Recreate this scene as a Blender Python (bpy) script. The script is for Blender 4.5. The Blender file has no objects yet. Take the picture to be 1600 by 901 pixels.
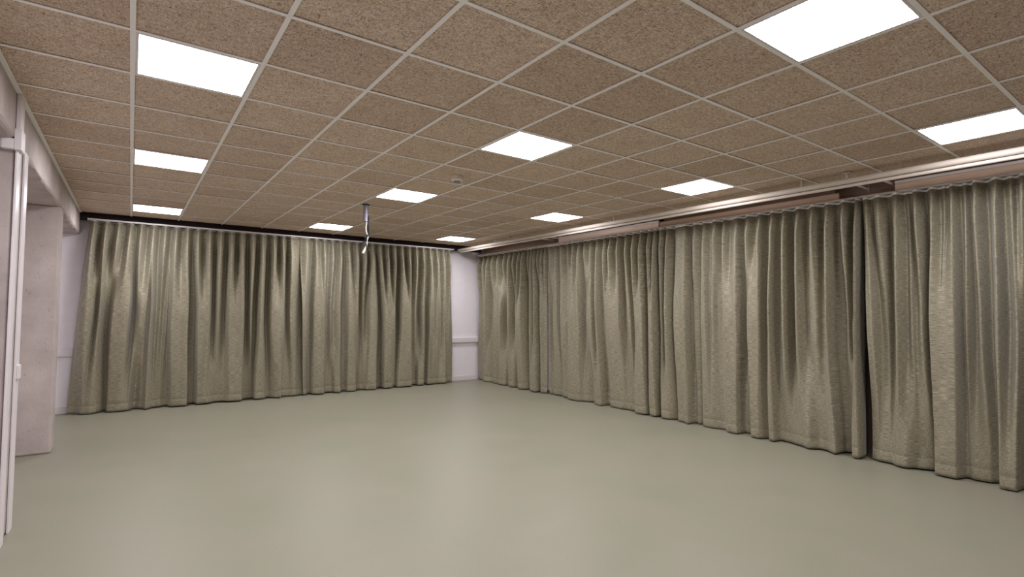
import bpy, bmesh, math, random
from mathutils import Matrix, Vector

# ------------------------------------------------------------------ camera
S = bpy.context.scene
COL = S.collection
random.seed(4)
cam_data = bpy.data.cameras.new('camera')
cam = bpy.data.objects.new('camera', cam_data)
COL.objects.link(cam)
CX = Vector((0.808912, -0.587899, 0.006016))     # image right
CD = Vector((0.030051, 0.031125, -0.999064))     # image down
CF = Vector((0.587162, 0.808335, 0.042844))      # view direction
m = Matrix((CX, -CD, -CF)).transposed().to_4x4()
m.translation = Vector((0.031975, -3.182938, 1.515354))
cam.matrix_world = m
cam_data.sensor_fit = 'HORIZONTAL'
cam_data.sensor_width = 36.0
cam_data.lens = 819.535 / 1600 * 36.0
cam_data.clip_start = 0.05
S.camera = cam

# ------------------------------------------------------------------ light, exposure
LED = 35.0                     # radiance of the ceiling panels
LED_COLOR = (0.985, 0.97, 1.0)
w = bpy.data.worlds.new('world')
S.world = w
w.use_nodes = True
w.node_tree.nodes['Background'].inputs[0].default_value = (0.05, 0.06, 0.08, 1)
w.node_tree.nodes['Background'].inputs[1].default_value = 0.3
S.view_settings.view_transform = 'Standard'
S.view_settings.look = 'None'
S.view_settings.gamma = 1.0
S.view_settings.use_curve_mapping = False
S.view_settings.exposure = 0.0
S.cycles.use_denoising = True
S.cycles.max_bounces = 12
S.cycles.diffuse_bounces = 8

# ------------------------------------------------------------------ materials
def srgb(r, g, b):
    f = lambda c: (c / 255 / 12.92) if c / 255 <= 0.04045 else ((c / 255 + 0.055) / 1.055) ** 2.4
    return (f(r), f(g), f(b), 1.0)

class NT:
    def __init__(s, name, rough=0.6, spec=0.3, metal=0.0):
        s.mat = bpy.data.materials.new(name)
        s.mat.use_nodes = True
        s.t = s.mat.node_tree
        s.b = s.t.nodes['Principled BSDF']
        s.b.inputs['Roughness'].default_value = rough
        s.b.inputs['Specular IOR Level'].default_value = spec
        s.b.inputs['Metallic'].default_value = metal
    def n(s, typ, **kw):
        x = s.t.nodes.new(typ)
        for k, v in kw.items():
            setattr(x, k, v)
        return x
    def l(s, a, b):
        s.t.links.new(a, b)
    def coord(s, kind='Object', scale=(1, 1, 1)):
        tc = s.n('ShaderNodeTexCoord')
        mp = s.n('ShaderNodeMapping')
        mp.inputs['Scale'].default_value = scale
        s.l(tc.outputs[kind], mp.inputs['Vector'])
        return mp.outputs['Vector']
    def noise(s, vec, scale, detail=4, rough=0.55, dist=0.0):
        x = s.n('ShaderNodeTexNoise')
        x.inputs['Scale'].default_value = scale
        x.inputs['Detail'].default_value = detail
        x.inputs['Roughness'].default_value = rough
        x.inputs['Distortion'].default_value = dist
        s.l(vec, x.inputs['Vector'])
        return x.outputs['Fac']
    def ramp(s, fac, stops):
        x = s.n('ShaderNodeValToRGB')
        e = x.color_ramp.elements
        e[0].position, e[0].color = stops[0]
        e[1].position, e[1].color = stops[-1]
        for p, c in stops[1:-1]:
            k = e.new(p); k.color = c
        s.l(fac, x.inputs['Fac'])
        return x.outputs['Color']
    def mix(s, fac, a, b, mode='MIX'):
        x = s.n('ShaderNodeMix', data_type='RGBA', blend_type=mode)
        if isinstance(fac, float): x.inputs[0].default_value = fac
        else: s.l(fac, x.inputs[0])
        for v, i in ((a, 6), (b, 7)):
            if isinstance(v, tuple): x.inputs[i].default_value = v
            else: s.l(v, x.inputs[i])
        return x.outputs[2]
    def color(s, out):
        if isinstance(out, tuple): s.b.inputs['Base Color'].default_value = out
        else: s.l(out, s.b.inputs['Base Color'])
    def bump(s, h, strength, dist):
        x = s.n('ShaderNodeBump')
        x.inputs['Strength'].default_value = strength
        x.inputs['Distance'].default_value = dist
        s.l(h, x.inputs['Height'])
        s.l(x.outputs['Normal'], s.b.inputs['Normal'])

def plain(name, col, rough=0.5, spec=0.3, metal=0.0, var=0.06, scale=9.0):
    k = NT(name, rough, spec, metal)
    v = k.noise(k.coord(), scale, 5)
    lo = tuple(c * (1 - var) for c in col[:3]) + (1,)
    hi = tuple(min(1, c * (1 + var)) for c in col[:3]) + (1,)
    k.color(k.ramp(v, [(0.3, lo), (0.7, hi)]))
    return k.mat

TILE_W, TILE_D = 0.6, 0.59586      # ceiling module across and along the room

def mat_woodwool():
    k = NT('wood_wool', 0.95, 0.05)
    o = k.coord()
    # a tone for every tile
    d = k.n('ShaderNodeVectorMath', operation='DIVIDE'); k.l(o, d.inputs[0]); d.inputs[1].default_value = (TILE_W, TILE_D, 1)
    f = k.n('ShaderNodeVectorMath', operation='FLOOR'); k.l(d.outputs[0], f.inputs[0])
    z = k.n('ShaderNodeVectorMath', operation='MULTIPLY'); k.l(f.outputs[0], z.inputs[0]); z.inputs[1].default_value = (1, 1, 0)
    wn = k.n('ShaderNodeTexWhiteNoise', noise_dimensions='3D'); k.l(z.outputs[0], wn.inputs['Vector'])
    tone = k.ramp(wn.outputs['Value'], [(0.0, (0.86, 0.84, 0.83, 1)), (0.5, (0.95, 0.95, 0.94, 1)), (1.0, (1.0, 1.0, 1.0, 1))])
    # short fibres lying both ways
    warp = k.noise(o, 14, 3)
    def fib(scale):
        v = k.coord('Object', scale)
        a = k.n('ShaderNodeMix', data_type='VECTOR')
        a.inputs[0].default_value = 0.12
        k.l(v, a.inputs[4])
        nz = k.n('ShaderNodeTexNoise'); nz.inputs['Scale'].default_value = 26; k.l(o, nz.inputs['Vector'])
        mul = k.n('ShaderNodeVectorMath', operation='SCALE'); mul.inputs['Scale'].default_value = 16
        k.l(nz.outputs['Color'], mul.inputs[0]); k.l(mul.outputs[0], a.inputs[5])
        return k.noise(a.outputs[1], 1.0, 3, 0.6, 1.2)
    f1 = fib((48, 190, 80)); f2 = fib((170, 60, 80))
    mx = k.n('ShaderNodeMath', operation='ADD'); k.l(f1, mx.inputs[0]); k.l(f2, mx.inputs[1])
    hf = k.n('ShaderNodeMath', operation='MULTIPLY'); k.l(mx.outputs[0], hf.inputs[0]); hf.inputs[1].default_value = 0.5
    c = k.ramp(hf.outputs[0], [(0.36, TILE_LO), (0.5, TILE_MID), (0.64, TILE_HI)])
    blotch = k.ramp(k.noise(o, 5, 3), [(0.35, (0.93, 0.90, 0.88, 1)), (0.65, (1, 1, 1, 1))])
    k.color(k.mix(1.0, k.mix(1.0, c, tone, 'MULTIPLY'), blotch, 'MULTIPLY'))
    k.bump(hf.outputs[0], 0.5, 0.006)
    return k.mat
TILE_LO, TILE_MID, TILE_HI = srgb(122, 98, 84), srgb(222, 200, 183), srgb(248, 236, 222)

def mat_fabric():
    k = NT('curtain_linen', 0.52, 0.55)
    k.b.inputs['Sheen Weight'].default_value = 0.15
    k.b.inputs['Sheen Roughness'].default_value = 0.5
    tc = k.n('ShaderNodeUVMap')
    def m(scale):
        mp = k.n('ShaderNodeMapping'); mp.inputs['Scale'].default_value = scale
        k.l(tc.outputs['UV'], mp.inputs['Vector']); return mp.outputs['Vector']
    weft = k.noise(m((14, 260, 1)), 1.0, 3, 0.6)      # slubs running across
    warp = k.noise(m((420, 20, 1)), 1.0, 2, 0.6)
    big = k.noise(m((1.5, 1.2, 1)), 1.0, 3)
    a = k.n('ShaderNodeMath', operation='MULTIPLY_ADD'); k.l(weft, a.inputs[0]); a.inputs[1].default_value = 0.7
    b = k.n('ShaderNodeMath', operation='MULTIPLY'); k.l(warp, b.inputs[0]); b.inputs[1].default_value = 0.3
    k.l(b.outputs[0], a.inputs[2])
    c = k.ramp(a.outputs[0], [(0.34, FAB_LO), (0.5, FAB_MID), (0.66, FAB_HI)])
    t = k.ramp(big, [(0.3, (0.95, 0.95, 0.93, 1)), (0.7, (1, 1, 1, 1))])
    k.color(k.mix(1.0, c, t, 'MULTIPLY'))
    k.bump(a.outputs[0], 0.12, 0.0012)
    return k.mat
FAB_LO, FAB_MID, FAB_HI = srgb(86, 81, 65), srgb(136, 128, 108), srgb(187, 179, 157)

def mat_floor():
    k = NT('linoleum', 0.42, 0.35)
    o = k.coord()
    a = k.noise(o, 1.3, 4, 0.6)
    b = k.noise(o, 60, 4, 0.7)
    c = k.ramp(a, [(0.3, FLOOR_A), (0.7, FLOOR_B)])
    d = k.ramp(b, [(0.35, (0.95, 0.95, 0.95, 1)), (0.65, (1, 1, 1, 1))])
    k.color(k.mix(1.0, c, d, 'MULTIPLY'))
    r = k.n('ShaderNodeMapRange'); k.l(a, r.inputs[0]); r.inputs[3].default_value = 0.38; r.inputs[4].default_value = 0.5
    k.l(r.outputs[0], k.b.inputs['Roughness'])
    k.bump(b, 0.05, 0.001)
    return k.mat
FLOOR_A, FLOOR_B = srgb(136, 136, 118), srgb(143, 138, 123)

def mat_concrete(name, base):
    k = NT(name, 0.85, 0.2)
    o = k.coord()
    a = k.noise(o, 2.5, 6, 0.6)
    b = k.noise(k.coord('Object', (1, 1, 0.45)), 55, 4, 0.7)
    lo = tuple(c * 0.76 for c in base[:3]) + (1,); hi = tuple(min(1, c * 1.12) for c in base[:3]) + (1,)
    c = k.ramp(a, [(0.3, lo), (0.7, hi)])
    pit = k.ramp(b, [(0.27, (0.5, 0.48, 0.46, 1)), (0.38, (1, 1, 1, 1)), (0.66, (1, 1, 1, 1)), (0.76, (1.18, 1.18, 1.18, 1))])
    k.color(k.mix(1.0, c, pit, 'MULTIPLY'))
    k.bump(b, 0.35, 0.006)
    return k.mat

def mat_wood(name, base):
    k = NT(name, 0.6, 0.25)
    g = k.noise(k.coord('Object', (12, 0.8, 14)), 3, 5, 0.6, 0.4)
    lo = tuple(c * 0.86 for c in base[:3]) + (1,); hi = tuple(min(1, c * 1.1) for c in base[:3]) + (1,)
    k.color(k.ramp(g, [(0.3, lo), (0.7, hi)]))
    return k.mat

def mat_led():
    k = NT('led_diffuser', 0.4, 0.2)
    k.color((0.9, 0.9, 0.92, 1))
    v = k.noise(k.coord('Object'), 3.0, 2)
    r = k.n('ShaderNodeMapRange'); k.l(v, r.inputs[0]); r.inputs[3].default_value = LED * 0.97; r.inputs[4].default_value = LED * 1.03
    k.b.inputs['Emission Color'].default_value = LED_COLOR + (1,)
    k.l(r.outputs[0], k.b.inputs['Emission Strength'])
    return k.mat

M = dict(
    tile=mat_woodwool(), fabric=mat_fabric(), floor=mat_floor(), led=mat_led(),
    concrete=mat_concrete('concrete', srgb(188, 176, 173)),
    concrete_dark=mat_concrete('dark_concrete', srgb(120, 100, 88)),
    paint=plain('white_wall_paint', srgb(238, 232, 238), 0.7, 0.2, var=0.02),
    white=plain('white_lacquer', srgb(226, 219, 222), 0.35, 0.4, var=0.02),
    grid=plain('ceiling_bar_enamel', srgb(252, 249, 250), 0.35, 0.9, var=0.02),
    cream=plain('cream_pipe_paint', srgb(206, 194, 184), 0.55, 0.25, var=0.03),
    track=plain('track_aluminium_white', srgb(214, 208, 206), 0.35, 0.5, var=0.02),
    tape=plain('heading_tape_white', srgb(252, 252, 255), 0.6, 0.3, var=0.03, scale=40),
    black=plain('gap_shade_black', srgb(58, 48, 52), 0.9, 0.1),  # stands for the unlit gap above the back curtain track
    dark=plain('dark_rubber', srgb(38, 36, 40), 0.6, 0.3),
    steel=plain('brushed_steel', srgb(140, 138, 150), 0.5, 0.5, 0.5, var=0.04),
    cable_w=plain('white_cable_sheath', srgb(232, 228, 218), 0.45, 0.4),
    cable_b=plain('black_cable_sheath', srgb(30, 29, 42), 0.45, 0.4),
    detector=plain('detector_plastic', srgb(222, 214, 204), 0.5, 0.3, var=0.02),
    lens=plain('detector_grille_grey', srgb(130, 132, 130), 0.5, 0.3),
    wood_lit=mat_wood('pink_lit_wood', srgb(238, 212, 202)),  # board woods: brighter and dimmer light on the boards is put into the colour
    wood_brown=mat_wood('brown_dim_wood', srgb(180, 152, 134)),
    wood_tan=mat_wood('tan_wood', srgb(206, 180, 162)),
    plinth=plain('grey_plinth', srgb(120, 112, 102), 0.6, 0.3),
)

# ------------------------------------------------------------------ helpers
def link(name, bm, mat, parent=None, smooth=False, bevel=0.0):
    me = bpy.data.meshes.new(name)
    bm.normal_update()
    bm.to_mesh(me); bm.free()
    if smooth:
        for p in me.polygons: p.use_smooth = True
    me.materials.append(mat)
    o = bpy.data.objects.new(name, me)
    COL.objects.link(o)
    if parent is not None: o.parent = parent
    if bevel:
        b = o.modifiers.new('bevel', 'BEVEL'); b.width = bevel; b.segments = 2; b.limit_method = 'ANGLE'
    return o

def box(bm, x0, x1, y0, y1, z0, z1):
    v = [bm.verts.new(p) for p in ((x0,y0,z0),(x1,y0,z0),(x1,y1,z0),(x0,y1,z0),(x0,y0,z1),(x1,y0,z1),(x1,y1,z1),(x0,y1,z1))]
    for f in ((3,2,1,0),(4,5,6,7),(0,1,5,4),(1,2,6,5),(2,3,7,6),(3,0,4,7)):
        bm.faces.new([v[i] for i in f])

def boxes(*bs):
    bm = bmesh.new()
    for b in bs: box(bm, *b)
    return bm

def tube(bm, pts, r, seg=12, cap=True):
    pts = [Vector(p) for p in pts]
    rs = r if isinstance(r, (list, tuple)) else [r] * len(pts)
    rings = []
    up = None
    for i, p in enumerate(pts):
        t = (pts[min(i + 1, len(pts) - 1)] - pts[max(i - 1, 0)]).normalized()
        if up is None:
            up = Vector((0, 0, 1)) if abs(t.z) < 0.9 else Vector((1, 0, 0))
        a = t.cross(up).normalized(); b = a.cross(t).normalized(); up = b
        rings.append([bm.verts.new(p + (a * math.cos(2*math.pi*k/seg) + b * math.sin(2*math.pi*k/seg)) * rs[i]) for k in range(seg)])
    for i in range(len(rings) - 1):
        for k in range(seg):
            bm.faces.new((rings[i][k], rings[i][(k+1) % seg], rings[i+1][(k+1) % seg], rings[i+1][k]))
    if cap:
        bm.faces.new(list(reversed(rings[0]))); bm.faces.new(rings[-1])
    return bm

def lathe(bm, prof, c, seg=40):
    """prof: (radius, z) from top to bottom, turned about the vertical through c"""
    rings = [[bm.verts.new((c[0] + r*math.cos(2*math.pi*k/seg), c[1] + r*math.sin(2*math.pi*k/seg), c[2] + z)) for k in range(seg)] for r, z in prof]
    for i in range(len(rings) - 1):
        for k in range(seg):
            bm.faces.new((rings[i][k], rings[i+1][k], rings[i+1][(k+1) % seg], rings[i][(k+1) % seg]))
    bm.faces.new(rings[0]); bm.faces.new(list(reversed(rings[-1])))
    bmesh.ops.recalc_face_normals(bm, faces=bm.faces)
    return bm

def struct(o):
    o['kind'] = 'structure'; return o

def tag(o, label, cat, group=None):
    o['label'] = label; o['category'] = cat
    if group: o['group'] = group
    return o

def thing(name, loc, label, cat, group=None):
    o = bpy.data.objects.new(name, None); COL.objects.link(o)
    o.location = loc; o.empty_display_size = 0.1
    return tag(o, label, cat, group)

def under(o, root):
    """parent keeping the world place (the meshes here are drawn in world coordinates)"""
    o.parent = root
    o.matrix_parent_inverse = Matrix.Translation(-Vector(root.location))
    return o

FOLDS = {
    'back1': (
        ((-0.496, 0.5), (-0.442, 0.95), (-0.371, 0.12), (-0.303, 0.95), (-0.224, 0.12), (-0.153, 0.95), (-0.075, 0.12), (-0.008, 0.95), (0.065, 0.12), (0.122, 0.95), (0.209, 0.12), (0.276, 0.95), (0.365, 0.12), (0.428, 0.95), (0.516, 0.12), (0.573, 0.95), (0.667, 0.12), (0.726, 0.95), (0.818, 0.12), (0.87, 0.95), (0.974, 0.12), (1.034, 0.95), (1.136, 0.12), (1.188, 0.95), (1.295, 0.12), (1.346, 0.95), (1.452, 0.12), (1.498, 0.95), (1.613, 0.12), (1.662, 0.95), (1.772, 0.12), (1.811, 0.95), (1.939, 0.12), (1.992, 0.95), (2.105, 0.12), (2.137, 0.95), (2.248, 0.12), (2.274, 0.95), (2.447, 0.4)),
        ((-0.589, -0.02), (-0.556, 0.825), (-0.483, 1.085), (-0.427, 0.825), (-0.38, 0.24), (-0.333, 0.825), (-0.305, 0.5), (-0.241, -0.12), (-0.177, 0.955), (-0.086, 1.02), (0.005, 1.085), (0.07, -0.12), (0.106, 0.825), (0.16, 1.085), (0.224, 0.89), (0.251, 0.435), (0.284, 1.02), (0.355, 0.24), (0.403, 0.565), (0.45, 0.305), (0.485, 0.63), (0.513, 0.37), (0.548, 1.02), (0.65, 0.955), (0.759, 1.085), (0.8, -0.02), (0.877, -0.085), (0.897, 0.955), (0.979, 0.89), (1.048, 1.02), (1.125, 0.175), (1.178, 0.825), (1.281, 0.175), (1.341, 0.955), (1.436, 0.89), (1.527, 1.085), (1.626, -0.02), (1.658, 0.825), (1.748, -0.02), (1.8, 1.02), (1.82, 1.02), (1.927, 0.045), (1.983, 0.955), (2.072, 1.02), (2.163, 0.955), (2.247, 0.11), (2.289, 0.76), (2.366, 0.695), (2.444, 0.305), (2.498, 0.24)),
        ((-0.658, 0.11), (-0.574, 0.24), (-0.485, 0.825), (-0.399, 0.955), (-0.314, 0.63), (-0.231, -0.02), (-0.203, 0.825), (-0.091, 0.955), (0.03, 0.89), (0.123, 0.11), (0.201, 0.5), (0.256, 1.12), (0.345, 0.5), (0.426, 0.37), (0.513, 0.11), (0.572, 0.89), (0.671, 1.02), (0.775, 1.12), (0.805, 0.175), (0.868, -0.02), (0.929, 0.89), (1.015, 1.02), (1.089, 0.825), (1.183, 0.435), (1.291, 0.565), (1.378, 0.955), (1.546, 1.02), (1.588, 0.24), (1.738, 0.045), (1.759, 0.955), (1.879, 0.89), (1.9, 0.825), (1.971, 0.305), (2.08, 0.89), (2.151, 1.085), (2.184, 0.435), (2.278, 0.435), (2.399, 0.63), (2.492, 0.37), (2.551, 0.305)),
    ),
    'back2': (
        ((2.443, 0.5), (2.543, 0.95), (2.67, 0.12), (2.698, 0.95), (2.823, 0.12), (2.845, 0.95), (2.974, 0.12), (2.994, 0.95), (3.121, 0.12), (3.141, 0.95), (3.271, 0.12), (3.291, 0.95), (3.43, 0.12), (3.45, 0.95), (3.586, 0.12), (3.606, 0.95), (3.731, 0.12), (3.751, 0.95), (3.886, 0.12), (3.906, 0.95), (4.037, 0.12), (4.057, 0.95), (4.177, 0.12), (4.197, 0.95), (4.333, 0.12), (4.353, 0.95), (4.492, 0.12), (4.512, 0.95), (4.646, 0.12), (4.666, 0.95), (4.803, 0.12), (4.823, 0.95), (4.963, 0.12), (4.983, 0.95), (5.119, 0.12), (5.139, 0.95), (5.269, 0.12), (5.289, 0.95), (5.422, 0.12), (5.442, 0.95), (5.487, 0.4)),
        ((2.472, 1.085), (2.516, 1.02), (2.569, 0.76), (2.651, 0.045), (2.683, 0.955), (2.767, 1.085), (2.862, 0.955), (2.947, 0.305), (2.972, 0.89), (3.047, 0.5), (3.121, 1.085), (3.24, 0.11), (3.28, 0.24), (3.3, 0.955), (3.369, 1.12), (3.475, 0.955), (3.566, 0.045), (3.629, 0.37), (3.705, 0.11), (3.73, 0.825), (3.828, 0.89), (3.937, 0.24), (3.989, -0.12), (4.009, 0.955), (4.079, 1.02), (4.219, 0.89), (4.303, -0.12), (4.347, -0.085), (4.367, 0.955), (4.426, 1.02), (4.532, 1.085), (4.613, 0.37), (4.674, 0.63), (4.784, 0.11), (4.804, 1.02), (4.87, 0.76), (4.954, 0.11), (4.974, 1.085), (5.077, 0.63), (5.16, 0.89), (5.265, 0.5), (5.285, 1.02), (5.402, 0.37), (5.472, 0.565), (5.55, 0.37)),
        ((2.538, 0.76), (2.581, 0.695), (2.664, 0.11), (2.707, 0.89), (2.801, 1.085), (2.874, 1.02), (2.941, 0.24), (3.052, 0.37), (3.092, 0.89), (3.166, 1.085), (3.23, 0.305), (3.292, 0.24), (3.324, 0.955), (3.454, 1.02), (3.534, 0.11), (3.63, 0.305), (3.7, 0.89), (3.848, 1.085), (3.932, -0.12), (4.01, -0.12), (4.03, 1.02), (4.164, 0.955), (4.288, 0.305), (4.31, 0.955), (4.455, 1.02), (4.578, 1.085), (4.663, 0.11), (4.732, 0.24), (4.752, 0.825), (4.854, 0.955), (4.938, 0.11), (4.966, 0.89), (5.057, 0.825), (5.208, 0.76), (5.355, 1.085), (5.426, 0.435), (5.56, 0.435)),
    ),
    'rightA': (
        ((4.3, 0.3), (4.32, 0.8), (4.399, 0.2), (4.419, 0.85), (4.495, 0.4), (4.515, 0.85), (4.609, 0.1), (4.629, 0.85), (4.686, 0.4), (4.705, 0.85), (4.808, 0.3), (4.827, 0.8), (4.953, 0.05), (4.974, 0.95), (5.077, 0.12), (5.096, 0.95), (5.235, 0.12), (5.264, 0.95), (5.394, 0.12), (5.414, 0.95), (5.558, 0.12), (5.59, 0.95), (5.76, 0.12), (5.816, 0.95), (5.98, 0.12), (6.027, 0.95), (6.17, 0.12), (6.196, 0.95), (6.342, 0.12), (6.369, 0.95), (6.525, 0.12), (6.559, 0.95), (6.671, 0.5)),
        ((4.295, 0.5), (4.33, 0.63), (4.369, 0.955), (4.472, 0.37), (4.553, -0.12), (4.573, 0.955), (4.661, 0.5), (4.722, 0.89), (4.886, -0.085), (4.949, 1.12), (5.144, 0.955), (5.293, 0.37), (5.342, 1.12), (5.527, 0.565), (5.649, -0.02), (5.705, 0.955), (5.845, 0.63), (5.945, 0.825), (6.106, 0.305), (6.225, 0.045), (6.3, 0.89), (6.476, 0.305), (6.574, 0.63), (6.7, 0.37)),
        ((4.289, 0.5), (4.325, 0.63), (4.389, 0.89), (4.482, -0.02), (4.503, -0.085), (4.522, 1.12), (4.7, 0.955), (4.793, -0.02), (4.943, 1.12), (5.057, 1.085), (5.175, 0.24), (5.257, 0.955), (5.387, 0.955), (5.493, 0.045), (5.589, 0.76), (5.745, 0.955), (5.81, 0.63), (5.982, 0.825), (6.068, 0.37), (6.312, 0.89), (6.393, 0.565), (6.7, 0.37)),
    ),
    'rightB': (
        ((1.754, 0), (1.774, 0.95), (1.859, 0.2), (1.879, 0.95), (1.961, 0.1), (1.996, -0.1), (2.016, 1), (2.134, 0.25), (2.165, 1), (2.294, 0.2), (2.321, 0.95), (2.446, 0.2), (2.484, 0.95), (2.613, 0.2), (2.647, 0.95), (2.764, 0.2), (2.785, 0.9), (2.897, 0.25), (2.95, 0.9), (3.067, 0.25), (3.1, 0.85), (3.218, 0.35), (3.27, 0.75), (3.363, 0.15), (3.384, 0.9), (3.499, 0.3), (3.549, 0.85), (3.673, 0.25), (3.699, 0.7), (3.808, 0.25), (3.865, 0.75), (3.981, 0.25), (4.048, 0.65), (4.144, 0.35), (4.196, 0.6), (4.285, 0.5)),
        ((1.746, -0.02), (1.772, 0.5), (1.795, 1.02), (1.838, 1.085), (1.926, -0.02), (1.946, -0.12), (1.966, 1.12), (2.105, 1.02), (2.212, 0.37), (2.256, 0.76), (2.31, 0.695), (2.411, 0.24), (2.437, 1.02), (2.523, 0.89), (2.624, 1.02), (2.76, 0.825), (2.874, 0.305), (2.916, 1.085), (3.028, 0.305), (3.052, 1.02), (3.164, 0.89), (3.271, 0.37), (3.331, -0.02), (3.351, 1.12), (3.484, 1.02), (3.583, 1.085), (3.717, 0.435), (3.837, 0.825), (3.948, 0.24), (3.987, 0.76), (4.057, 0.76), (4.164, 0.24), (4.209, 0.24), (4.229, 0.565)),
        ((1.71, -0.02), (1.73, 0.045), (1.764, 1.02), (1.86, 1.02), (1.89, -0.02), (1.91, -0.12), (1.93, 1.02), (1.993, 1.12), (2.116, 1.085), (2.188, 0.5), (2.365, 0.5), (2.461, 0.695), (2.679, 0.63), (2.75, 0.24), (2.817, -0.02), (2.837, 1.085), (2.978, 0.89), (3.128, 0.175), (3.23, 0.565), (3.288, 0.63), (3.332, 1.02), (3.484, 1.12), (3.615, 1.085), (3.68, 0.11), (3.7, 0.695), (3.831, 0.63), (3.888, 0.305), (4.052, 0.5), (4.169, 0.305), (4.191, 0.565)),
    ),
    'rightC': (
        ((-0.89, 0.1), (-0.87, 1), (-0.842, 0.7), (-0.79, 0), (-0.743, 0.95), (-0.64, 0.2), (-0.577, 0.9), (-0.479, 0.15), (-0.429, 0.95), (-0.323, 0.25), (-0.267, 0.95), (-0.154, 0.15), (-0.109, 0.95), (-0.014, 0.25), (0.03, 0.95), (0.143, 0.15), (0.185, 0.95), (0.287, 0.3), (0.341, 0.95), (0.451, 0.2), (0.499, 0.85), (0.631, 0.4), (0.658, 0.95), (0.746, 0.25), (0.798, 0.9), (0.905, 0.4), (0.962, 0.85), (1.046, 0.3), (1.11, 0.85), (1.225, 0.2), (1.259, 0.85), (1.365, 0.7), (1.434, 0.6), (1.51, 0.1), (1.55, 0.85), (1.622, 0.3), (1.642, 0), (1.662, 0.9), (1.731, 0.6)),
        ((-0.867, -0.085), (-0.845, 1.12), (-0.788, 0.305), (-0.762, 0.695), (-0.686, 0.11), (-0.603, 0.24), (-0.575, 1.085), (-0.503, 0.565), (-0.444, 0.864), (-0.402, 0.825), (-0.331, 0.5), (-0.264, 1.12), (-0.162, 0.045), (-0.111, 1.085), (0.006, 0.175), (0.062, 1.12), (0.165, 0.045), (0.199, 1.02), (0.318, 1.085), (0.396, 0.5), (0.448, -0.085), (0.468, 1.12), (0.556, 1.085), (0.655, 1.02), (0.726, 0.565), (0.783, 0.5), (0.846, 0.825), (0.9, 0.63), (0.929, 1.02), (0.989, 0.955), (1.052, 0.045), (1.084, 0.37), (1.159, 0.5), (1.209, 0.11), (1.229, 1.12), (1.322, 1.02), (1.407, 1.02), (1.489, -0.02), (1.509, 0.63), (1.555, 1.085), (1.647, 0.305), (1.667, 0.825), (1.715, 0.5)),
        ((-0.87, 0.24), (-0.85, 1.085), (-0.793, 1.085), (-0.751, -0.12), (-0.669, 0.11), (-0.633, 1.12), (-0.534, 0.76), (-0.453, 0.63), (-0.362, 1.12), (-0.266, 0.825), (-0.162, 0.63), (-0.087, 0.5), (0.004, 0.435), (0.033, 1.12), (0.088, 1.085), (0.129, 0.435), (0.22, 1.12), (0.315, 1.02), (0.353, 0.305), (0.465, 0.175), (0.499, 1.12), (0.604, 1.085), (0.725, 0.565), (0.883, 0.825), (1.002, 0.76), (1.047, 0.045), (1.127, 0.37), (1.179, 0.24), (1.199, 1.12), (1.292, 0.89), (1.388, 0.825), (1.441, 0.305), (1.533, 0.955), (1.64, 1.02), (1.687, 0.5)),
    ),
    'rightD': (
        ((-2.587, 0.2), (-2.508, 0.9), (-2.438, 0.2), (-2.379, 0.9), (-2.312, 0.2), (-2.259, 0.95), (-2.188, 0.2), (-2.14, 0.9), (-2.091, 0.25), (-2.063, 0.6), (-2.008, 0.3), (-1.975, 1), (-1.894, 0.25), (-1.831, 1), (-1.779, 0.25), (-1.748, 0.6), (-1.707, 0.3), (-1.665, 0.95), (-1.613, 0.35), (-1.59, 0.5), (-1.552, 0.3), (-1.513, 0.9), (-1.436, 0.15), (-1.381, 0.9), (-1.321, 0.25), (-1.295, 0.4), (-1.268, 0.3), (-1.222, 0.9), (-1.126, 0.2), (-1.064, 0.85), (-1.011, 0.55), (-0.972, 0.3), (-0.951, 0.75), (-0.915, 0.6)),
        ((-2.554, 0.37), (-2.475, 1.02), (-2.383, 1.02), (-2.302, 0.11), (-2.25, 1.085), (-2.172, 0.11), (-2.113, 0.63), (-2.084, 0.89), (-2.013, 0.24), (-1.967, 1.12), (-1.892, 0.175), (-1.854, 1.02), (-1.786, 0.175), (-1.744, 0.825), (-1.699, 0.175), (-1.67, 1.12), (-1.574, 1.02), (-1.486, 1.085), (-1.447, -0.085), (-1.401, 0.695), (-1.345, 0.396), (-1.317, 0.63), (-1.271, 0.37), (-1.219, 1.085), (-1.152, 0.24), (-1.111, 0.565), (-1.053, 0.435), (-1.007, 1.02), (-0.949, 0.89)),
        ((-2.516, 0.37), (-2.45, 0.89), (-2.376, 0.11), (-2.309, 0.955), (-2.235, 1.02), (-2.152, -0.02), (-2.068, 0.37), (-2.046, 1.12), (-1.993, 1.12), (-1.942, 1.085), (-1.916, 0.045), (-1.852, 0.37), (-1.756, 0.435), (-1.701, 0.305), (-1.641, 1.12), (-1.561, 1.12), (-1.485, 1.02), (-1.461, 0.175), (-1.435, 0.305), (-1.338, 0.565), (-1.251, 1.02), (-1.186, 0.955), (-1.116, 0.63), (-1.016, 0.63), (-0.934, 0.37)),
    ),
}
# ------------------------------------------------------------------ room shell
H = 2.90
XL, XR = -1.25, 6.75            # left wall behind the concrete frame, right wall behind the curtains
YF, YB = -5.6, 6.77             # wall behind the camera, back wall
CE_Y = 6.53                     # far edge of the tiled ceiling
CE_X = 6.235                     # right edge of the tiled ceiling
CE_F = YF

struct(link('floor', boxes((XL - .1, XR + .1, YF - .1, YB + .1, -0.1, 0.0)), M['floor']))
struct(link('wall_back', boxes((XL - .1, XR + .1, YB, YB + .12, 0, H + .35)), M['paint']))
struct(link('wall_left', boxes((XL - .12, XL, YF, YB, 0, H + .35)), M['paint']))
struct(link('wall_right', boxes((XR, XR + .12, YF, YB, 0, H + .35)), M['concrete_dark']))
struct(link('wall_front', boxes((XL - .1, XR + .1, YF - .12, YF, 0, H + .35)), M['paint']))

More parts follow.
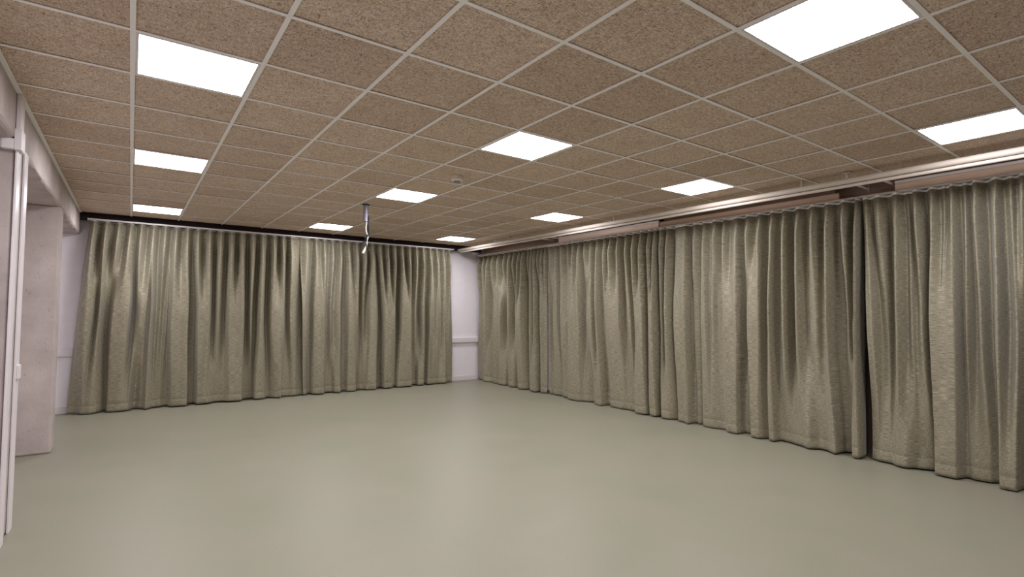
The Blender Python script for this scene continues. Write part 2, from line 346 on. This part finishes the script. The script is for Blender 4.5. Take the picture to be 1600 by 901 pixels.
# lights of the ceiling, by module (column, row)
LIGHT_COLS, LIGHT_ROWS = (0, 4, 8), (-4, 0, 4, 9)
CELLS = {(a, b) for a in LIGHT_COLS for b in LIGHT_ROWS}
a0, a1 = -1, int(math.ceil(CE_X / TILE_W))
b0, b1 = int(math.floor(CE_F / TILE_D)), int(math.ceil(CE_Y / TILE_D))
bm = bmesh.new()
for a in range(a0, a1):
    for b in range(b0, b1):
        if (a, b) in CELLS: continue
        x0, x1 = a * TILE_W, min((a + 1) * TILE_W, CE_X)
        y0, y1 = max(b * TILE_D, CE_F), min((b + 1) * TILE_D, CE_Y)
        g = 0.006
        box(bm, x0 + g, x1 - g, y0 + g, y1 - g, H + 0.006 + random.uniform(0, .003), H + 0.035)
ceil = struct(link('ceiling', bm, M['tile']))
# white T bars between the tiles
bm = bmesh.new()
hw = 0.012
for a in range(a0, a1 + 1):
    x = a * TILE_W
    if x > CE_X - .02: continue
    box(bm, x - hw, x + hw, CE_F, CE_Y, H, H + 0.004)
for b in range(b0, b1 + 1):
    y = b * TILE_D
    if y < CE_F or y > CE_Y: continue
    for a in range(a0, a1):
        box(bm, a * TILE_W + hw, min((a + 1) * TILE_W, CE_X) - hw, y - hw, y + hw, H + 0.0008, H + 0.004)
link('ceiling_bars', bm, M['grid'], ceil)
# slab above the hung ceiling closes the void
struct(link('trim_1', boxes((XL - .1, XR + .1, YF - .1, YB + .1, H + .3, H + .4)), M['concrete_dark']))
# edge angle along the concrete beam
struct(link('trim_2', boxes((-0.606, -0.574, CE_F, CE_Y, H - 0.003, H + 0.001), (-0.606, -0.602, CE_F, CE_Y, H, H + .03)), M['grid']))
# black board painted as the shade in the gap between ceiling edge and back track
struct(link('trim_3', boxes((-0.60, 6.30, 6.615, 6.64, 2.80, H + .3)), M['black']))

# concrete beam with a ragged lower edge
def beam():
    bm = bmesh.new()
    x0, x1, z0, z1 = XL, -0.602, 2.60, H + .3
    n = 150
    prev = None
    rnd = random.Random(9)
    c = 0.012
    for i in range(n + 1):
        y = YF + (YB - YF) * i / n
        c += rnd.uniform(-.006, .006); c = min(.022, max(.004, c))
        k = c + (rnd.uniform(.006, .02) if rnd.random() < .12 else 0)
        ring = [bm.verts.new(p) for p in ((x0, y, z0), (x1 - k, y, z0 + rnd.uniform(-.002, .002)), (x1 - k*.4, y, z0 + k*.45), (x1, y, z0 + k), (x1, y, z1), (x0, y, z1))]
        if prev:
            for j in range(6):
                bm.faces.new((prev[j], prev[(j+1) % 6], ring[(j+1) % 6], ring[j]))
        else: first = ring
        prev = ring
    bm.faces.new(first); bm.faces.new(list(reversed(prev)))
    bmesh.ops.recalc_face_normals(bm, faces=bm.faces)
    return bm
BEAM = tag(link('concrete_beam', beam(), M['concrete']), 'grey concrete beam with chipped lower edge along the left ceiling edge', 'beam')

def column(y0, y1, x1, label):
    bm = boxes((XL, x1, y0, y1, 0, 2.60))
    return tag(link('concrete_column', bm, M['concrete'], bevel=0.018), label, 'column')
column(1.42, 1.83, -0.602, 'bare concrete column at the left photo edge carrying the white cable ducts')
column(4.15, 4.42, -0.60, 'bare concrete column standing between the ducted column and the back curtain')

# white ducts on the near column
d = thing('cable_duct', (-0.59, 1.45, 0), 'white vertical cable duct with a corner piece on the near column', 'cable duct')
bm = boxes((-0.600, -0.586, 1.405, 1.52, 0.0, 2.545))
under(link('duct_run', bm, M['white'], bevel=.004), d)
bm = boxes((-0.600, -0.574, 1.385, 1.50, 2.60, H - .004))
under(link('duct_run', bm, M['white'], bevel=.004), d)
bm = boxes((-0.603, -0.566, 1.370, 1.505, 2.530, 2.665))
under(link('corner_piece', bm, M['white'], bevel=.003), d)
d2 = thing('cable_duct', (-0.9, 1.40, 2.56), 'short white horizontal cable duct across the near column under the beam', 'cable duct')
under(link('duct_run', boxes((XL + .002, -0.662, 1.375, 1.417, 2.537, 2.598)), M['white'], bevel=.004), d2)
under(link('end_sleeve', boxes((-0.662, -0.604, 1.368, 1.4175, 2.532, 2.599)), M['white'], bevel=.003), d2)
d = thing('cable_duct', (-0.59, 1.73, 0), 'slim white cable duct with small socket on the rear edge of the near column', 'cable duct')
under(link('duct_run', boxes((-0.600, -0.586, 1.70, 1.825, 0.0, 2.595)), M['white'], bevel=.004), d)
under(link('socket', boxes((-0.586, -0.572, 1.72, 1.80, 1.03, 1.125)), M['white'], bevel=.003), d)

# back wall: baseboard, dado trunking, corner box
bm = boxes((XL, XR, YB - .014, YB, 0, .085), (XL, XR, YB - .008, YB, .085, .105))
struct(link('baseboard_back', bm, M['white'], bevel=.003))
t = thing('cable_trunking', (2.5, YB - .03, .88), 'long white cable trunking along the back wall, showing beside the curtains', 'cable trunking')
under(link('trunk_body', boxes((XL + .01, XR - .01, YB - .05, YB - .001, .82, .93)), M['white'], bevel=.004), t)
under(link('trunk_lid', boxes((XL + .01, XR - .01, YB - .055, YB - .05, .832, .918)), M['white'], bevel=.002), t)
j = thing('junction_box', (6.2, YB - .04, 2.83), 'small round white box high in the corner above the right curtain end', 'junction box')
bm = tube(bmesh.new(), [(6.2, YB - .002, 2.83), (6.2, YB - .10, 2.83), (6.2, YB - .115, 2.83)], [.062, .062, .05], 24)
under(link('box_body', bm, M['white'], smooth=False), j)
bm = tube(bmesh.new(), [(6.2, YB - .115, 2.83), (6.2, YB - .12, 2.83)], .03, 20)
under(link('box_cap', bm, M['track']), j)

# right wall: boards above the curtains, differing light painted into their tones, dark recesses between, white strips on top
def board(y0, y1, x, mat, label, strip):
    r = thing('fascia_board', (x, (y0 + y1) / 2, 2.7), label, 'board')
    under(link('board_panel', boxes((x, x + .03, y0, y1, 2.752, 2.824)), M[mat], bevel=.002), r)
    if strip:
        under(link('top_strip', boxes((x - .004, x + .03, y0, y1, 2.8245, 2.850)), M['white'], bevel=.002), r)
    under(link('board_cleat', boxes((x + .03, x + .06, y0 + .05, y1 - .05, 2.80, H + .3)), M['concrete_dark']), r)
    return r
board(1.73, 3.94, 6.24, 'wood_lit', 'pale pinkish board above the right curtains nearest the room corner', True)
board(-0.683, 1.71, 6.25, 'wood_brown', 'brown board above the right curtains, middle of the three boards', False)
board(YF + .01, -1.206, 6.24, 'wood_tan', 'tan board above the right curtains at the right photo edge', True)
struct(link('trim_4', boxes((6.47, 6.56, YF, YB, 2.72, H + .30)), M['wood_brown']))

# ------------------------------------------------------------------ ceiling lights
def make_light():
    r = thing('ceiling_light', (0, 0, 0), 'x', 'ceiling light', 'square light panels in the ceiling')
    hx, hy, f = TILE_W / 2 - hw, TILE_D / 2 - hw, 0.014
    bm = boxes((-hx, hx, -hy, -hy + f, -.001, .03), (-hx, hx, hy - f, hy, -.001, .03),
               (-hx, -hx + f, -hy + f, hy - f, -.001, .03), (hx - f, hx, -hy + f, hy - f, -.001, .03),
               (-hx, hx, -hy, hy, .03, .036))
    link('frame', bm, M['white'], r)
    bm = bmesh.new()
    bm.faces.new([bm.verts.new(p) for p in ((-hx+f, hy-f, .004), (hx-f, hy-f, .004), (hx-f, -hy+f, .004), (-hx+f, -hy+f, .004))])
    link('diffuser', bm, M['led'], r)
    return r

def copy_thing(o):
    c = o.copy(); COL.objects.link(c)
    for ch in o.children:
        k = ch.copy(); COL.objects.link(k); k.parent = c
        k.matrix_parent_inverse = ch.matrix_parent_inverse
    return c

LIGHT_LABELS = {
    (0, -4): 'lit square ceiling panel out of the picture left of the top right panel',
    (0, 0): 'lit square ceiling panel nearest the camera in the left column of three',
    (0, 4): 'lit square ceiling panel in the middle of the left column of three',
    (0, 9): 'lit square ceiling panel at the far end of the left column, by the back curtain',
    (4, -4): 'largest lit square ceiling panel, cut by the top edge of the photo',
    (4, 0): 'lit square ceiling panel right of and closer than the smoke detector',
    (4, 4): 'lit square ceiling panel between the smoke detector and the steel ceiling stub',
    (4, 9): 'lit square ceiling panel just left of the steel stub by the back curtain',
    (8, -4): 'lit square ceiling panel at the right photo edge above the white pipe',
    (8, 0): 'lit square ceiling panel near the white pipe, second from the right photo edge',
    (8, 4): 'lit square ceiling panel by the white pipe, third from the right photo edge',
    (8, 9): 'smallest lit square ceiling panel, in the far corner where both curtain walls meet',
}
proto = make_light()
first = True
for (a, b), lab in LIGHT_LABELS.items():
    o = proto if first else copy_thing(proto)
    first = False
    o.location = ((a + .5) * TILE_W, (b + .5) * TILE_D, H)
    o['label'] = lab

# ------------------------------------------------------------------ things on the ceiling
c = (2.722, 1.50, H)
r = thing('smoke_detector', c, 'round white smoke detector on the ceiling tiles', 'smoke detector')
under(link('mounting_base', lathe(bmesh.new(), [(.052, .006), (.054, 0), (.054, -.022), (.050, -.026)], c), M['detector'], smooth=False), r)
under(link('cover', lathe(bmesh.new(), [(.050, -.026), (.062, -.030), (.062, -.040), (.052, -.047), (.040, -.050)], c), M['detector']), r)
under(link('sensor_head', lathe(bmesh.new(), [(.036, -.050), (.034, -.060), (.026, -.068), (.012, -.071)], c), M['lens']), r)

c = (2.50, 3.50, H)
r = thing('ceiling_stub', c, 'steel tube stub with loose cables hanging from the ceiling', 'ceiling mount')
under(link('flange', lathe(bmesh.new(), [(.044, .004), (.044, -.004), (.037, -.006)], c), M['dark']), r)
under(link('steel_tube', lathe(bmesh.new(), [(.034, 0), (.034, -.222), (.032, -.225), (.029, -.225), (.029, -.05)], c, 32), M['steel'], smooth=False), r)
under(link('tube_screw', tube(bmesh.new(), [(2.512, 3.468, H - .19), (2.512, 3.463, H - .19)], .005, 10), M['dark']), r)
def P(dx, dz, dy=0): return (2.50 + dx * 1.1, 3.50 - dx * .8 + dy, H + dz)
w1 = [P(.012, -.15), P(.010, -.23), P(.004, -.29), P(.006, -.35), P(.022, -.40), P(.026, -.43), P(.016, -.47), P(.016, -.53), P(.002, -.57)]
under(link('white_cable', tube(bmesh.new(), w1, .0075, 10), M['cable_w'], smooth=True), r)
w2 = [P(.024, -.15), P(.030, -.25), P(.034, -.33), P(.028, -.39), P(.014, -.42), P(.016, -.46), P(.010, -.51), P(.022, -.56), P(.034, -.585)]
under(link('black_cable', tube(bmesh.new(), w2, .009, 10), M['cable_b'], smooth=True), r)
w3 = [P(.026, -.15, .012), P(.028, -.25, .012), P(.024, -.34, .012), P(.018, -.40, .012), P(.006, -.45, .01), P(-.008, -.495, .01), P(-.024, -.50, .01)]
under(link('black_cable', tube(bmesh.new(), w3, .007, 10), M['cable_b'], smooth=True), r)
under(link('cable_tie', lathe(bmesh.new(), [(.012, -.005), (.016, -.005), (.016, .005), (.012, .005)], P(.020, -.415), 16), M['dark']), r)
pl = tube(bmesh.new(), [P(.004, -.56), P(-.003, -.585), P(-.008, -.600), P(-.018, -.632), P(-.020, -.640)], [.008, .012, .015, .017, .014], 14)
under(link('white_plug', pl, M['cable_w'], smooth=False), r)
pl = tube(bmesh.new(), [P(.033, -.58), P(.038, -.60), P(.042, -.612)], [.007, .009, .008], 12)
under(link('black_plug', pl, M['cable_b']), r)

# white double pipe under the ceiling in front of the right curtains
r = thing('ceiling_pipe', (5.7, 2, 2.8), 'long white double pipe hung under the ceiling along the right curtains', 'pipe')
bm = tube(bmesh.new(), [(5.70, YF + .02, 2.812), (5.70, 6.58, 2.812)], .028, 28)
under(link('upper_pipe', bm, M['cream'], smooth=False), r)
bm = tube(bmesh.new(), [(5.715, YF + .02, 2.766), (5.715, 6.52, 2.766)], .016, 20)
under(link('lower_pipe', bm, M['cream'], smooth=False), r)
for y in (5.2, 2.104, -0.546, -3.3):
    under(link('hanger_rod', tube(bmesh.new(), [(5.70, y, 2.83), (5.70, y, H + .005)], .006, 10), M['white']), r)
for y in (4.72, -0.98):
    bm = boxes((5.68, 5.74, y - .035, y + .035, 2.884, 2.899), (5.69, 5.71, y - .012, y + .012, 2.835, 2.884))
    under(link('ceiling_bracket', bm, M['cream'], bevel=.006), r)

# ------------------------------------------------------------------ curtains
def pchip(pts):
    xs = [p[0] for p in pts]; ys = [p[1] for p in pts]
    n = len(xs)
    h = [xs[i+1] - xs[i] for i in range(n-1)]
    dl = [(ys[i+1] - ys[i]) / h[i] for i in range(n-1)]
    d = [0.0] * n
    for i in range(1, n-1):
        if dl[i-1] * dl[i] > 0:
            w1, w2 = 2*h[i] + h[i-1], h[i] + 2*h[i-1]
            d[i] = (w1 + w2) / (w1/dl[i-1] + w2/dl[i])
    def f(x):
        if x <= xs[0]: return ys[0]
        if x >= xs[-1]: return ys[-1]
        lo, hi = 0, n-1
        while hi - lo > 1:
            mid = (lo + hi) // 2
            if xs[mid] <= x: lo = mid
            else: hi = mid
        t = (x - xs[lo]) / h[lo]
        return (ys[lo]*(1+2*t)*(1-t)**2 + h[lo]*d[lo]*t*(1-t)**2 + ys[hi]*t*t*(3-2*t) + h[lo]*d[hi]*t*t*(t-1))
    return f

def sm(t):
    t = min(1, max(0, t)); return t*t*(3 - 2*t)

def match(P, Q, span):
    """pair the folds of two heights in order, so that each fold runs on downwards"""
    n, m = len(P), len(Q)
    INF = 1e9
    D = [[INF] * m for _ in range(n)]; B = [[None] * m for _ in range(n)]
    for i in range(n):
        for j in range(m):
            c = abs(P[i][0] - Q[j][0]) * span / 0.07 + 1.3 * abs(P[i][1] - Q[j][1])
            if i == 0 and j == 0: D[i][j] = c; continue
            best = min(((D[a][e], (a, e)) for a, e in ((i-1, j-1), (i-1, j), (i, j-1)) if a >= 0 and e >= 0), key=lambda v: v[0])
            D[i][j] = best[0] + c; B[i][j] = best[1]
    out = []; k = (n-1, m-1)
    while k:
        out.append((P[k[0]], Q[k[1]])); k = B[k[0]][k[1]]
    return out[::-1]

def curtain(key, axis, plane, amp, ztop, label, tape_h, gap=0.014, step=0.007):
    """axis 'x': hangs along x facing -y; axis 'y': hangs along y facing -x.  Fold depth 1 comes forward."""
    L = FOLDS[key]
    if key == 'back1': L = [list(q) + [(q[-1][0] + .09, -0.25)] for q in L]     # tucked behind its neighbour
    NS = [[((s - q[0][0]) / (q[-1][0] - q[0][0]), dpt) for s, dpt in q] for q in L]
    span = L[1][-1][0] - L[1][0][0]
    pairs = [match(NS[0], NS[1], span), match(NS[1], NS[2], span)]
    cache = {}
    lo = [q[0][0] for q in L]; hi = [q[-1][0] for q in L]
    zs = (2.60, 1.40, 0.05)
    def lag(v, z):     # edge position: quadratic through three heights
        z = min(2.75, max(0, z)); r = 0
        for i in range(3):
            t = v[i]
            for j in range(3):
                if j != i: t *= (z - zs[j]) / (zs[i] - zs[j])
            r += t
        return r
    n = int((hi[1] - lo[1]) / step)
    seed = random.Random(key)
    ph = [seed.uniform(0, 6.28) for _ in range(6)]
    def point(i, z):
        u = i / n
        if z not in cache:
            if z >= 1.4: pr, k = pairs[0], (2.62 - z) / (2.62 - 1.4)
            else: pr, k = pairs[1], (1.4 - z) / 1.36
            k = sm(k); kn = []
            for p, q in pr:
                x = p[0]*(1-k) + q[0]*k
                if kn and x - kn[-1][0] < 1e-4: x = kn[-1][0] + 1e-4
                kn.append((x, p[1]*(1-k) + q[1]*k))
            cache[z] = pchip(kn)
        dd = cache[z](u)
        A = amp * (0.64 + 0.36 * z / 2.7) * (1 - 0.45 * sm((z - 2.42) / .30))
        s = lag(lo, z) + u * (lag(hi, z) - lag(lo, z))
        dd += 0.02*math.sin(9*s + 3.1*z + ph[0]) + 0.012*math.sin(31*s - 5*z + ph[1]) + 0.008*math.sin(14*z + 17*s + ph[2])
        off = (dd - 0.5) * A
        return s, off
    hem = 0.105
    rows = [gap, gap + .03, gap + .06, gap + hem - .006, gap + hem, gap + hem + .006]
    k = 46
    for i in range(1, k + 1):
        rows.append(gap + hem + .006 + (ztop - gap - hem - .006) * i / k)
    bm = bmesh.new(); uvl = bm.loops.layers.uv.new('uv')
    grid = []; flat = {}
    arc = [0.0]
    for i in range(1, n + 1):
        s0, o0 = point(i-1, 1.4); s1, o1 = point(i, 1.4)
        arc.append(arc[-1] + math.hypot(s1 - s0, o1 - o0))
    for z in rows:
        r = []
        for i in range(n + 1):
            s, off = point(i, z)
            if abs(z - gap - hem) < 1e-6: off -= .002
            if z < gap + hem - .001: off += .0003
            zz = z
            if z < .2: zz = z + .004*math.sin(2.3*s + ph[3]) * (1 if z > gap + .001 else 1)
            v = bm.verts.new((s, plane - off, zz) if axis == 'x' else (plane - off, s, zz))
            flat[v] = (arc[i], z); r.append(v)
        grid.append(r)
    for a in range(len(rows) - 1):
        for i in range(n):
            q = (grid[a][i], grid[a][i+1], grid[a+1][i+1], grid[a+1][i])
            if axis == 'y': q = tuple(reversed(q))
            f = bm.faces.new(q)
            for lp in f.loops: lp[uvl].uv = flat[lp.vert]
    o = link('curtain', bm, M['fabric'], smooth=True)
    sol = o.modifiers.new('cloth', 'SOLIDIFY'); sol.thickness = 0.003; sol.offset = -1
    tag(o, label, 'curtain', 'pleated floor length curtains')
    # white heading tape on top
    bm = bmesh.new()
    prev = None
    for i in range(0, n + 1):
        s, off = point(i, ztop)
        ring = []
        for dz, dd in ((0, -.002), (0, .0025), (tape_h, .0025), (tape_h, -.002)):
            ring.append(bm.verts.new((s, plane - off - dd, ztop + dz) if axis == 'x' else (plane - off - dd, s, ztop + dz)))
        if prev:
            for j in range(4): bm.faces.new((prev[j], prev[(j+1) % 4], ring[(j+1) % 4], ring[j]))
        else: bm.faces.new(ring)
        prev = ring
    bm.faces.new(list(reversed(prev)))
    bmesh.ops.recalc_face_normals(bm, faces=bm.faces)
    link('heading_tape', bm, M['tape'], o)
    return o

YC, XC = 6.555, 6.27
BA, RA = 0.28, 0.28
curtain('back1', 'x', YC, BA, 2.782, 'wide olive grey pleated curtain covering the left part of the back wall', .006, gap=.02)
curtain('back2', 'x', YC, BA, 2.782, 'olive grey pleated curtain on the back wall ending beside the white corner strip', .006, gap=.02)
curtain('rightA', 'y', XC, RA, 2.708, 'narrow olive grey curtain on the right wall nearest the room corner', .022)
curtain('rightB', 'y', XC, RA, 2.708, 'olive grey curtain between the white post gap and the tight dark folds', .022)
curtain('rightC', 'y', XC, RA, 2.708, 'broad olive grey curtain left of the deep black gap on the right wall', .022)
curtain('rightD', 'y', XC, RA, 2.708, 'olive grey curtain at the right photo edge, nearest the camera', .022)

# tracks
r = thing('curtain_track', (2.5, YC, 2.8), 'straight white curtain track along the back wall under the ceiling', 'curtain track')
under(link('rail', boxes((-0.51, 5.53, YC - .075, YC + .02, 2.795, 2.818)), M['track'], bevel=.003), r)
for x in (-.3, 1.0, 2.3, 3.6, 4.9):
    under(link('bracket', boxes((x - .015, x + .015, YC - .01, YC + .06, 2.818, 2.85)), M['dark'], bevel=.002), r)
r = thing('curtain_track', (XC, 2, 2.78), 'straight grey white curtain track along the right wall with rod brackets', 'curtain track')
under(link('rail', boxes((6.237, 6.285, YF + .02, 6.70, 2.733, 2.751)), M['track'], bevel=.003), r)
for y, lab in ((4.22, 'white rod bracket under the pipe, farther of the pair left of the pinkish board'),
               (3.97, 'white rod bracket under the pipe, touching the end of the pinkish board'),
               (-0.93, 'white rod bracket above the black curtain gap, right of the brown board end'),
               (-1.17, 'white rod bracket under the pipe, touching the end of the tan board')):
    r = thing('rod_bracket', (6.30, y, 2.836), lab, 'bracket', 'white rod brackets above the right curtains')
    under(link('rod', tube(bmesh.new(), [(6.06, y, 2.836), (6.365, y, 2.836)], .012, 14), M['white'], smooth=False), r)
    under(link('mount', boxes((6.36, 6.38, y - .012, y + .012, 2.80, H + .3)), M['wood_brown'], bevel=.002), r)

# white post seen through the gap between two right curtains
r = thing('window_post', (6.37, 4.38, 0), 'white post on a grey foot showing in the narrow curtain gap', 'post')
under(link('shaft', boxes((6.345, 6.40, 4.30, 4.45, .055, 2.0)), M['white'], bevel=.004), r)
under(link('foot', boxes((6.335, 6.41, 4.295, 4.455, 0, .055)), M['plinth'], bevel=.004), r)
